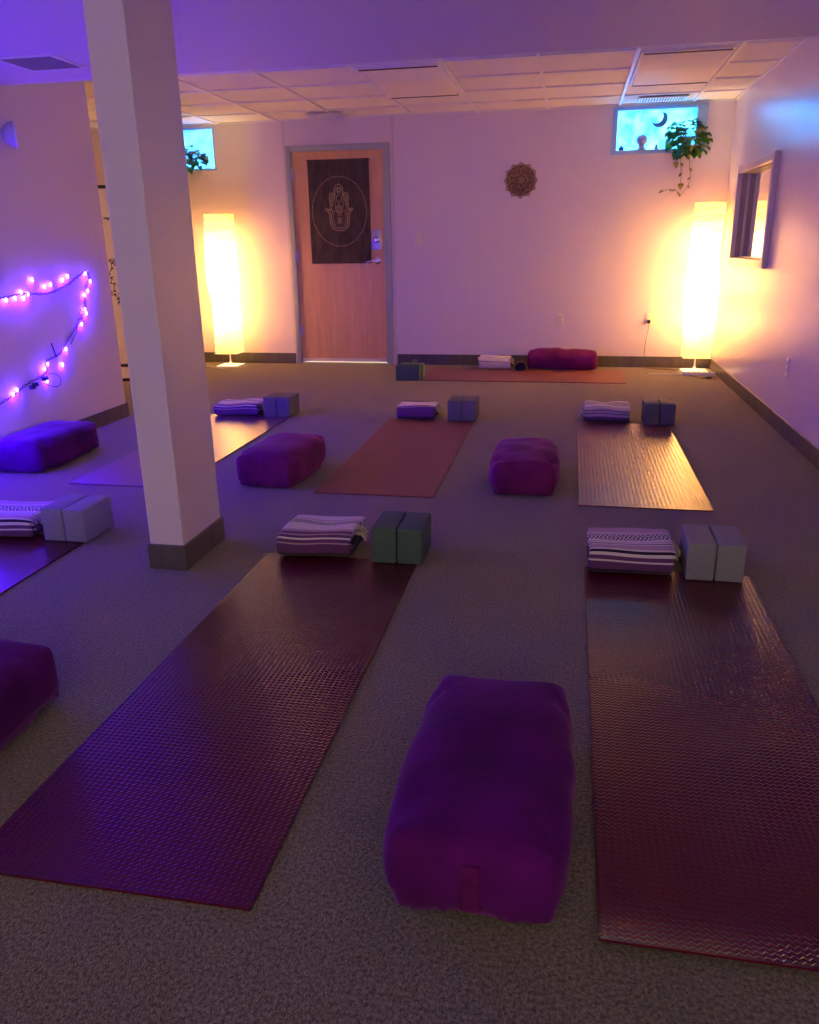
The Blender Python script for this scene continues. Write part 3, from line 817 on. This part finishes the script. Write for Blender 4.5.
# ------------------------------------------------------------------ string lights
def string_lights():
    X = XL+.012
    t = thing('string_lights', 'dark cord of lit purple string lights draped on the left wall', 'string lights', (XL, 5.0, 1.02))
    def rel(p): return (X-XL if len(p) == 2 else p[0]-XL, p[-2]-5.0, p[-1]-1.02)
    top = [(2.0, 1.0), (2.4, 1.08), (2.9, .97), (3.4, .93), (3.8, .925), (4.137, .915), (4.34, .925), (4.57, .915), (4.77, .95), (4.9, .995), (5.01, 1.03)]
    down = [(5.01, 1.03), (5.04, .985), (4.97, .90), (4.94, .80), (4.88, .735), (4.77, .665), (4.67, .60), (4.59, .545), (4.46, .52), (4.42, .45), (4.22, .41), (4.05, .36), (3.8, .33), (3.4, .38), (3.0, .34), (2.6, .4), (2.2, .33)]
    bm = bmesh.new()
    for path, ph in ((top, 0), (down, 0), (top, 1), (down, 1)):
        P = smooth_path([(0, a, b) for a, b in path], 10)
        tube(bm, [(XL+.006+.004*math.sin(i*.9+ph*PI)-XL, p.y-5.0+.004*math.sin(i*.9+ph*PI), p.z-1.02+.006*math.cos(i*.9+ph*PI)) for i, p in enumerate(P)], .0022, 5)
    # loose loop near the lower strand
    tube(bm, smooth_path([rel((X, a, b)) for a, b in [(4.37, .40), (4.47, .36), (4.54, .355), (4.56, .39), (4.52, .43), (4.45, .44)]], 6), .0022, 5)
    # short upright scraps of cord
    tube(bm, [rel((X, 4.52, .62)), rel((X, 4.55, .53))], .004, 5)
    tube(bm, [rel((X, 4.88, .80)), rel((X, 4.80, .66)), rel((X, 4.72, .59))], .0022, 5)
    link('cord', bm, M['cord_dark'], t)
    for a, b in ((4.40, .42), (4.27, .39), (4.30, .40)):
        bm = boxes([(( .004, a-5.0-.02, b-1.02-.012), (.026, a-5.0+.02, b-1.02+.012))], bev=.004); link('plug', bm, M['cord_dark'], t)
    bm = bmesh.new(); tube(bm, [(0, .01, .012), (.02, .01, .012), (.024, .01, .02)], .0025, 6); link('wall_hook', bm, M['white'], t)
    px = BULBS
    def bulb(y, z, power, x=.014, vis=True):
        bm = bmesh.new(); lathe(bm, [(0, -.010), (.003, -.009), (.0035, -.002), (.0055, .003), (.0055, .009), (.003, .013), (0, .014)], 8, Matrix.Translation((x, y-5.0, z-1.02)))
        link('bulb', bm, M['bulb'], t)
        if power:
            ld = bpy.data.lights.new('string_bulb_light', 'POINT'); ld.energy = power; ld.color = (.055, .002, 1.0); ld.shadow_soft_size = .012
            lo = bpy.data.objects.new('string_bulb_light', ld); COL.objects.link(lo); lo.parent = t; lo.location = (x+.006, y-5.0, z-1.02-.012)
    for y, z in px: bulb(y, z, STRING_W)
    for P, pw in ((top[:5], 1.5), (down[12:], 3.4)):
        Q = smooth_path([(0, a, b) for a, b in P], 12); last = None
        for i, p in enumerate(Q):
            if last is None or (p-last).length > .17:
                last = p; bulb(p.y, p.z-.012, pw)

BULBS = [(4.17, .90), (4.25, .905), (4.31, .935), (4.325, .90), (4.37, .92), (4.43, 1.0), (4.54, .955), (4.60, .963), (4.73, .985), (4.79, 1.005), (4.99, 1.015), (5.035, .965), (4.99, .905), (4.95, .88), (4.93, .79), (4.94, .765), (4.87, .70), (4.66, .565), (4.60, .475), (4.45, .50), (4.415, .475), (4.42, .40), (4.13, .395), (4.09, .375)]

# ------------------------------------------------------------------ fittings
def fittings():
    # ceiling vents
    def vent(name_label, x0, y0, x1, y1, z, across):
        t = thing('ceiling_vent', name_label, 'vent', ((x0+x1)/2, (y0+y1)/2, z))
        w, d = (x1-x0)/2, (y1-y0)/2; b = .018
        link('vent_frame', boxes([((-w, -d, -.007), (-w+b, d, 0)), ((w-b, -d, -.007), (w, d, 0)), ((-w+b, -d, -.007), (w-b, -d+b, 0)), ((-w+b, d-b, -.007), (w-b, d, 0))], bev=.002), M['grid'], t)
        link('vent_backing', boxes([((-w+b, -d+b, -.002), (w-b, d-b, -.0005))]), M['slot'], t)
        bm = bmesh.new(); n = 9
        if across == 'x':
            for k in range(n):
                y = -d+b+(2*d-2*b)*(k+.5)/n; box(bm, (-w+b, y-.004, -.006), (w-b, y+.004, -.0022))
        elif across == 'plate':
            for k in range(14):
                y = -d+b+(2*d-2*b)*(k+.5)/14; box(bm, (-w+b, y-.0042, -.006), (w-b, y+.0042, -.0022))
        else:
            n = 16
            for k in range(n):
                x = -w+b+(2*w-2*b)*(k+.5)/n; box(bm, (x-.006, -d+b, -.006), (x+.006, d-b, -.0022))
        link('louvre', bm, M['grid'] if across != 'plate' else M['vent_grey'], t, False)
    M['vent_grey'] = simple('grey_vent_metal', (.33, .29, .27), .5)
    vent('square grey air vent in the low soffit near the left wall', -2.69, 3.76, -2.385, 4.06, SZ, 'plate')
    vent('small ceiling vent above the wooden door', -2.44, 7.74, -2.12, 8.04, H, 'x')
    vent('slotted ceiling vent just above the right basement window', .50, 7.72, .90, 7.96, H, 'y')
    # troffers
    for x0, lab in ((-1.515, 'unlit ceiling light panel left of centre, toward the door'), (.362, 'unlit ceiling light panel at the right, near the window')):
        x1 = x0+.605; ya, yb = 5.905, 7.055
        t = thing('ceiling_light', lab, 'ceiling light', ((x0+x1)/2, (ya+yb)/2, H), 0, 'unlit light panels in the tile ceiling')
        w, d = (x1-x0)/2-.012, (yb-ya)/2-.012
        link('housing', boxes([((-w, -d, -.010), (-w+.02, d, .011)), ((w-.02, -d, -.010), (w, d, .011)), ((-w+.02, -d, -.012), (w-.02, -d+.02, .011)), ((-w+.02, d-.02, -.012), (w-.02, d, .011))], bev=.002), M['grid'], t)
        link('slot', boxes([((-w+.02, -d+.02, -.014), (w-.02, -d+.055, .010))]), M['slot'], t)
        link('slot', boxes([((-w+.02, d-.05, -.026), (w-.02, d-.02, .010))]), M['slot'], t)
        # two shallow curved lens panels
        for a, b, nm, m in ((-d+.055, 0.02, 'perforated_panel', 'tile'), (0.02, d-.05, 'lens', 'diffuser')):
            bm = bmesh.new(); n = 10; g = []
            for k in range(n+1):
                f = k/n; z = -.006-.018*(math.sin(f*PI/2) if nm == 'lens' else (1-f)*0+.2*f)
                g.append([bm.verts.new((x, a+(b-a)*f, z)) for x in (-w+.02, w-.02)]+[bm.verts.new((x, a+(b-a)*f, .010)) for x in (w-.02, -w+.02)])
            for A, B in zip(g, g[1:]):
                for k in range(4): bm.faces.new((A[k], A[(k+1) % 4], B[(k+1) % 4], B[k]))
            bm.faces.new(g[0]); bm.faces.new(g[-1])
            link(nm, bm, M[m], t)
    # emergency light on left wall
    t = thing('emergency_light', 'white emergency light fixture high on the left wall', 'emergency light', (XL, 4.25, 1.70))
    link('housing', boxes([((0, -.20, 0), (.065, .05, .15))], bev=.012, seg=3), M['white'], t)
    for y, s in ((.09, 1), (-.24, -1)):
        bm = bmesh.new(); m = Matrix.Translation((.062, y-.02*s, .075)) @ Matrix.Rotation(-.95*s, 4, 'Z') @ Matrix.Rotation(-s*PI/2, 4, 'X')
        lathe(bm, [(0, -.015), (.02, -.014), (.045, .0), (.062, .022), (.068, .045), (.07, .055), (.064, .055), (.05, .03), (0, .02)], 24, m)
        h = link('lamp_head', bm, M['head'], t)
        bm = bmesh.new(); lathe(bm, [(.064, .05), (.072, .05), (.073, .058), (.066, .060), (.064, .05)], 24, m); link('rim', bm, M['white'], h)
    # outlets and switch
    outlet('light_switch', 'ivory light switch on the back wall right of the door', 'light switch', (-1.467, D, 1.214), 0, 'switch')
    outlet('wall_outlet', 'white wall outlet on the back wall above the purple bolster', 'outlet', (-.085, D, .45), 0, 'o')
    outlet('wall_outlet', 'wall outlet with a cord plugged in beside the right lamp', 'outlet', (.75, D, .457), 0, 'o')
    t = outlet('wall_outlet', 'white outlet plate low on the right wall', 'outlet', (XR, 5.32, .413), PI/2*-1, 'o')
    t.rotation_euler = (0, 0, -PI/2)
    # power cord + strip at the right lamp
    t = thing('extension_cord', 'thin brown cord running from the outlet down to the floor beside the right lamp', 'cord', (.75, D-.01, .435))
    link('plug', boxes([((-.014, -.032, -.016), (.014, .0005, .016))], bev=.004), M['dark'], t)
    bm = bmesh.new(); tube(bm, smooth_path([(0, -.03, -.012), (-.004, -.04, -.08), (-.02, -.035, -.2), (-.022, -.04, -.36), (-.005, -.06, -.425), (.06, -.10, -.4295), (.17, -.15, -.4295), (.262, -.185, -.4295), (.285, -.19, -.42)], 6), .0032, 6)
    link('wire', bm, M['cord_grey'], t)
    t = thing('power_strip', 'white power strip on the carpet in front of the right lamp', 'power strip', (1.185, 7.62, 0), .0)
    link('strip_body', boxes([((-.15, -.022, 0), (.13, .022, .034))], bev=.006), M['white'], t)
    for k in range(5):
        link('socket', boxes([((-.11+.045*k, -.012, .034), (-.085+.045*k, .012, .0352))]), M['slot'], t)
    bm = bmesh.new(); tube(bm, smooth_path([(-.145, .0, .012), (-.22, .02, .004), (-.32, .03, .004), (-.44, .04, .004)], 6), .005, 6)
    link('strip_cord', bm, M['white'], t)
    t = thing('lamp_cord', 'dark looped lamp cord coiled on the carpet at the right corner', 'cord', (1.20, 7.47, 0))
    bm = bmesh.new(); tube(bm, smooth_path([(-.11, .115, .008), (-.06, .06, .004), (-.04, -.02, .004), (.03, -.06, .004), (.10, -.04, .004), (.105, .03, .004), (.05, .05, .008), (0, .03, .005), (.02, -.01, .004), (.06, 0, .004)], 6), .0035, 6)
    link('wire', bm, M['cord_grey'], t)
    link('inline_switch', boxes([((.015, -.014, .0), (.065, .012, .016))], bev=.005), M['dark'], t)
    t = thing('lamp_cord', 'thin dark cord lying on the carpet left of the left lamp', 'cord', (-3.6, 7.75, 0))
    bm = bmesh.new(); tube(bm, smooth_path([(-.4, -.06, .004), (-.2, -.09, .004), (-.03, -.06, .004), (.04, .03, .004), (.05, .09, .004)], 6), .0035, 6)
    link('wire', bm, M['cord_grey'], t)

def sill_things():
    Y = D+.03; z = 1.905+.036
    o = thing('moon_sticker', 'slate blue crescent moon on the right window glass', 'window decoration', (.715, D+.068, 2.195))
    bm = bmesh.new(); n = 20; R = .070; pts = []
    for k in range(n+1): a = -2.6+(3.3)*k/n; pts.append((R*math.cos(a), R*math.sin(a)))
    for k in range(n+1): a = .7-(3.3)*k/n; pts.append((R*.80*math.cos(a)-.026, R*.80*math.sin(a)+.020))
    fr = [bm.verts.new((x, -.003, zz)) for x, zz in pts]; bk = [bm.verts.new((x, .001, zz)) for x, zz in pts]
    m = len(pts)
    for k in range(n): 
        a, b, c, d = k, k+1, m-2-k, m-1-k
        bm.faces.new((fr[a], fr[b], fr[c], fr[d])); bm.faces.new((bk[a], bk[d], bk[c], bk[b]))
    for k in range(m): bm.faces.new((fr[k], bk[k], bk[(k+1) % m], fr[(k+1) % m]))
    bmesh.ops.remove_doubles(bm, verts=bm.verts, dist=1e-6)
    link('crescent', bm, M['sticker'], o, False)
    o = thing('round_ornament', 'round grey ornament on a small stand on the right window sill', 'ornament', (.572, Y, z))
    bm = bmesh.new(); lathe(bm, [(0, .128), (.02, .124), (.04, .11), (.05, .088), (.048, .068), (.036, .048), (.02, .036), (0, .034)], 24); link('disc', bm, M['figure'], o)
    bm = bmesh.new(); lathe(bm, [(0, 0), (.04, 0), (.038, .01), (.026, .02), (.028, .036), (.02, .042), (0, .042)], 20); link('stand', bm, M['figure'], o)
    o = thing('glass_ornament', 'tiny blue glass ornament at the left end of the right window sill', 'ornament', (.395, Y-.005, z))
    bm = bmesh.new(); lathe(bm, [(0, 0), (.018, 0), (.024, .012), (.020, .028), (.008, .034), (.006, .042), (0, .044)], 16); link('bead', bm, M['blue_glass'], o)
    o = thing('small_figurine', 'tiny pinkish figurine beside the round ornament on the window sill', 'ornament', (.70, Y-.005, z))
    bm = bmesh.new(); lathe(bm, [(0, 0), (.016, 0), (.018, .014), (.010, .022), (.013, .032), (.006, .042), (0, .043)], 14); link('body', bm, M['pinkish'], o)

def screen():
    t = thing('folding_screen', 'white paper folding screen with black frame and branch pattern behind the pillar', 'folding screen', (-3.76, 6.18, 0), math.radians(12))
    for k, (ox, a) in enumerate(((0, 0), (-.44, .5))):
        m = Matrix.Translation((ox, 0, 0)) @ Matrix.Rotation(a, 4, 'Z')
        def fin(bm): bmesh.ops.transform(bm, matrix=m, verts=bm.verts[:]); return bm
        x0, x1 = (0, .42) if k == 0 else (-.40, .0)
        p = link('paper_panel', fin(boxes([((x0+.02, -.003, .25), (x1-.02, .003, 1.62)), ((x0+.02, -.003, .13), (x1-.02, .003, .225))])), M['shoji'], t)
        link('frame', fin(boxes([((x0, -.010, 1.62), (x1, .010, 1.645)), ((x0+.02, -.010, .225), (x1-.02, .010, .25)), ((x0+.02, -.010, .105), (x1-.02, .010, .13))] + ([((x0, -.010, 0), (x0+.012, .010, 1.62))]), bev=.002)), M['dark'], t)
        bm = bmesh.new(); tube(bm, smooth_path([(x1-.08, 0, .105), (x1-.04, 0, .09), (x1-.018, 0, .05), (x1-.02, 0, .01)]), .012, 8); link('foot', fin(bm), M['dark'], t)
        bm = bmesh.new(); tube(bm, smooth_path([(x0+.06, 0, .105), (x0+.03, 0, .09), (x0+.02, 0, .05), (x0+.02, 0, .01)]), .012, 8)
        link('foot', fin(bm), M['dark'], t)
        rnd = random.Random(4+k); bm = bmesh.new()
        for q in range(9):
            z = rnd.uniform(.7, 1.5); x = rnd.uniform(x0+.08, x1-.06); pts = [(x, z)]
            for s in range(5): x += rnd.uniform(-.03, .035); z += rnd.uniform(-.05, .01); x = min(max(x, x0+.03), x1-.03); pts.append((x, z))
            flat_line(bm, pts, .005, -.0035)
            for pp in pts:
                for r in range(3):
                    a_ = rnd.uniform(0, 6.28); flat_line(bm, [pp, (min(max(pp[0]+.018*math.cos(a_), x0+.025), x1-.025), pp[1]+.018*math.sin(a_))], .007, -.0035)
        link('branch_print', fin(bm), M['print_grey'], p, False)

def props():
    g = 'yoga mats on the carpet'
    # mats (x0,x1,y0,y1)
    def mm(x0, x1, y0, y1, mat, label, lift=0, rz=0): rug(((x0+x1)/2, (y0+y1)/2, 0), rz, x1-x0, y1-y0, M[mat], label, lift)
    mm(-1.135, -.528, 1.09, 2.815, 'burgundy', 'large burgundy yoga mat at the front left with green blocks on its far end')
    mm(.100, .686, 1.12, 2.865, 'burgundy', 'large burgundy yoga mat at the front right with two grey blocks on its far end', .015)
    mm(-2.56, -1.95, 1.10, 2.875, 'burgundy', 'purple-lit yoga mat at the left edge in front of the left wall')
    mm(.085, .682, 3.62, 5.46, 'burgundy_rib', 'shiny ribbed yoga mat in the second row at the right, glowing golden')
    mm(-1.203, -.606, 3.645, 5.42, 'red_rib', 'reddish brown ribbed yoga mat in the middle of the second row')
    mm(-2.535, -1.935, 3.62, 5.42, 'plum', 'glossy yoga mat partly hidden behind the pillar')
    o = rug((-.39, 7.46, 0), PI/2, .71, 1.79, M['red_rib'], 'brick red yoga mat lying sideways along the back wall')
    # bolsters
    bolster((-.122, 1.43, 0), math.radians(-.5), 'large deep purple bolster at the front between the two big mats', 3, L=.60, W=.335, flap=True)
    bolster((-1.468, 1.42, 0), 0, 'dark purple bolster cut off by the left edge at the front', 5, L=.58)
    bolster((-.185, 3.985, 0), math.radians(1), 'plum bolster in the middle row right of the central mat', 8, 'velvet_plum', L=.54, W=.33)
    bolster((-1.468, 3.945, 0), math.radians(-1.5), 'magenta purple bolster just right of the pillar', 11, 'velvet_plum', L=.55, W=.34)
    bolster((-2.945, 4.06, 0), math.radians(2), 'blue-lit purple bolster against the left wall under the string lights', 13, L=.62, W=.34)
    bolster((-.045, 7.915, .0068), PI/2, 'rounded plum bolster lying on the far mat against the back wall', 17, 'velvet_plum', L=.645, W=.25, Hh=.185, roundy=1)
    # blocks: left/right of each pair
    w = .097
    def pair(xc, yc, mat, what, rz=0, z=.0074, mats=None):
        for s, side in ((-1, 'left'), (1, 'right')):
            block((xc+s*(w/2+.0018)*math.cos(rz), yc+s*(w/2+.0018)*math.sin(rz), z), rz, M[mat], '%s foam block, %s one of the pair %s' % (what[0], side, what[1]), 'yoga blocks standing in pairs')
    Z = .0074
    pair(-.603, 2.885, 'foam_green', ('dark green', 'on the front left mat'))
    pair(.552, 2.895, 'foam_grey', ('grey', 'on the front right mat'))
    pair(-2.025, 2.915, 'foam_grey', ('purple-lit grey', 'at the left edge'))
    pair(.617, 5.515, 'foam_char', ('charcoal', 'on the golden second row mat'))
    pair(-.690, 5.49, 'foam_shaded', ('purple-shaded', 'on the middle reddish mat'))
    pair(-2.015, 5.47, 'foam_shaded', ('purple-shaded', 'on the mat behind the pillar'))
    block((-1.400, 7.13, 0), PI/2, M['foam_green'], 'dark green foam yoga block lying left of the far mat, the nearer one', 'green blocks beside the far mat', (.097, .215, .138))
    block((-1.385, 7.232, 0), PI/2, M['foam_light'], 'pale green foam yoga block lying behind the dark one left of the far mat', 'green blocks beside the far mat', (.097, .215, .138))
    t = thing('rolled_strap', 'small rolled pale strap on top of the green block by the door', 'strap', (-1.365, 7.24, .138))
    bm = bmesh.new(); 
    P = [(.028*(1-.035*k)*math.cos(k*.55)*1.0, 0, .028*.55+.028*(1-.035*k)*.55*math.sin(k*.55)) for k in range(24)]
    for k in range(len(P)-1):
        a, b = Vector(P[k]), Vector(P[k+1])
        d = (b-a).normalized(); nn = Vector((-d.z, 0, d.x))*.0012
        vs = [bm.verts.new(q+Vector((0, y, 0))+s*nn) for y in (-.016, .016) for q in (a, b) for s in (-1, 1)]
        bmesh.ops.convex_hull(bm, input=vs)
    link('webbing', bm, M['foam_light'], t, False)
    # blankets
    blanket((.262, 2.915, Z), math.radians(1), M['blanket_pink'], 'folded blanket with pink and purple stripes and a diamond band, front right mat', 21, W=.30, Dp=.25, Hh=.10)
    blanket((-.935, 2.90, Z), math.radians(7), M['blanket_purple'], 'folded white and dark purple striped blanket on the front left mat', 22, W=.285, Dp=.24, Hh=.10, shear=.12)
    blanket((-2.345, 2.92, Z), math.radians(2), M['blanket_pink'], 'purple-lit folded striped blanket at the left edge beside two blocks', 23, W=.31, Dp=.24, Hh=.095)
    blanket((.285, 5.585, Z), math.radians(-3), M['blanket_lilac'], 'folded lilac striped blanket on the golden ribbed mat', 24, W=.30, Dp=.26, Hh=.095, tass=-1)
    blanket((-1.02, 5.525, Z), math.radians(1), M['blanket_brown'], 'folded white blanket with a brown edge on the middle second row mat', 25, W=.27, Dp=.24, Hh=.09)
    blanket((-2.33, 5.47, Z), math.radians(2), M['blanket_purple'], 'violet folded blanket just right of the pillar on the glossy mat', 26, W=.32, Dp=.24, Hh=.085)
    blanket((-.69, 7.90, Z), math.radians(2), M['blanket_white'], 'whitish folded blanket on the far mat against the back wall', 27, W=.30, Dp=.23, Hh=.11)
    # dark bundle between blanket and bolster on the far mat
    t = thing('black_pouch', 'small black bundle between the white blanket and bolster on the far mat', 'pouch', (-.432, 7.80, Z))
    bm = bolster_mesh(.09, .13, .08, 31); link('pouch_body', bm, M['dark_cloth'], t, True, 180)
    bm = bmesh.new(); tube(bm, smooth_path([(-.05, -.06, .05), (-.02, -.08, .085), (.03, -.075, .08), (.055, -.05, .045)]), .008, 6); link('handle_strap', bm, M['cord_grey'], t)

def build():
    setup_mats()
    M['lamp_bulb'] = no_sample(simple('lit_bulb', (1, .9, .7), .3, emit=(1, .75, .45), es=12))
    M['head'] = simple('lilac_grey_plastic', (.55, .50, .58), .35)
    M['pinkish'] = simple('pink_resin', (.42, .30, .34), .5)
    M['print_grey'] = simple('grey_ink', (.10, .09, .08), .8)
    room(); windows(); door(); tapestry(); mandala(); string_lights(); fittings(); sill_things(); screen(); props()
    lamp((1.170, 7.87, 0), 'tall glowing paper floor lamp in the right corner by the interior window', .0, 1)
    lamp((-3.420, 7.86, 0), 'tall glowing paper floor lamp between the pillar and the door', .0, -1)
    pothos((.955, D+.035, 1.943), 'trailing pothos plant spilling over the right window sill', 2, 105, (.165, .14, .155, -.0, .085),
           [[(-.02, -.09, 0), (-.045, -.11, -.1), (-.035, -.12, -.2), (-.03, -.12, -.3)],
            [(.04, -.09, 0), (.03, -.11, -.14), (.05, -.11, -.24), (.03, -.12, -.32), (-.03, -.13, -.40), (-.06, -.13, -.36), (-.1, -.13, -.345), (-.17, -.13, -.355)],
            [(-.06, -.09, .02), (-.10, -.11, -.06), (-.09, -.11, -.12)]])
    pothos((-3.95, D-.005, 1.915), 'leafy green pothos plant in the left window behind the pillar', 9, 150, (.34, .08, .13, .02, .10), [], potr=.028)
    # camera
    f = 800.656; p, r, y, h = .3226, -.0162, .1955, 1.1666
    fw = Vector((-math.sin(y)*math.cos(p), math.cos(y)*math.cos(p), -math.sin(p)))
    rt = Vector((math.cos(y), math.sin(y), 0)); up = rt.cross(fw)
    rt2 = math.cos(r)*rt+math.sin(r)*up; up2 = -math.sin(r)*rt+math.cos(r)*up
    cd = bpy.data.cameras.new('camera'); cd.sensor_fit = 'HORIZONTAL'; cd.sensor_width = 36; cd.lens = f/819*36; cd.clip_start = .05
    co = bpy.data.objects.new('camera', cd); COL.objects.link(co)
    co.matrix_world = Matrix(((rt2.x, up2.x, -fw.x, 0), (rt2.y, up2.y, -fw.y, 0), (rt2.z, up2.z, -fw.z, h), (0, 0, 0, 1)))
    C.camera = co
    # fill light that comes in through the doorway added behind the camera
    w = bpy.data.worlds.new('world'); C.world = w; w.use_nodes = True
    bg = w.node_tree.nodes['Background']; bg.inputs[0].default_value = (1, .80, .62, 1); bg.inputs[1].default_value = WORLD
    vs = C.view_settings; vs.view_transform = 'Standard'; vs.look = 'None'; vs.gamma = 1; vs.exposure = 1.02; vs.use_curve_mapping = False
build()
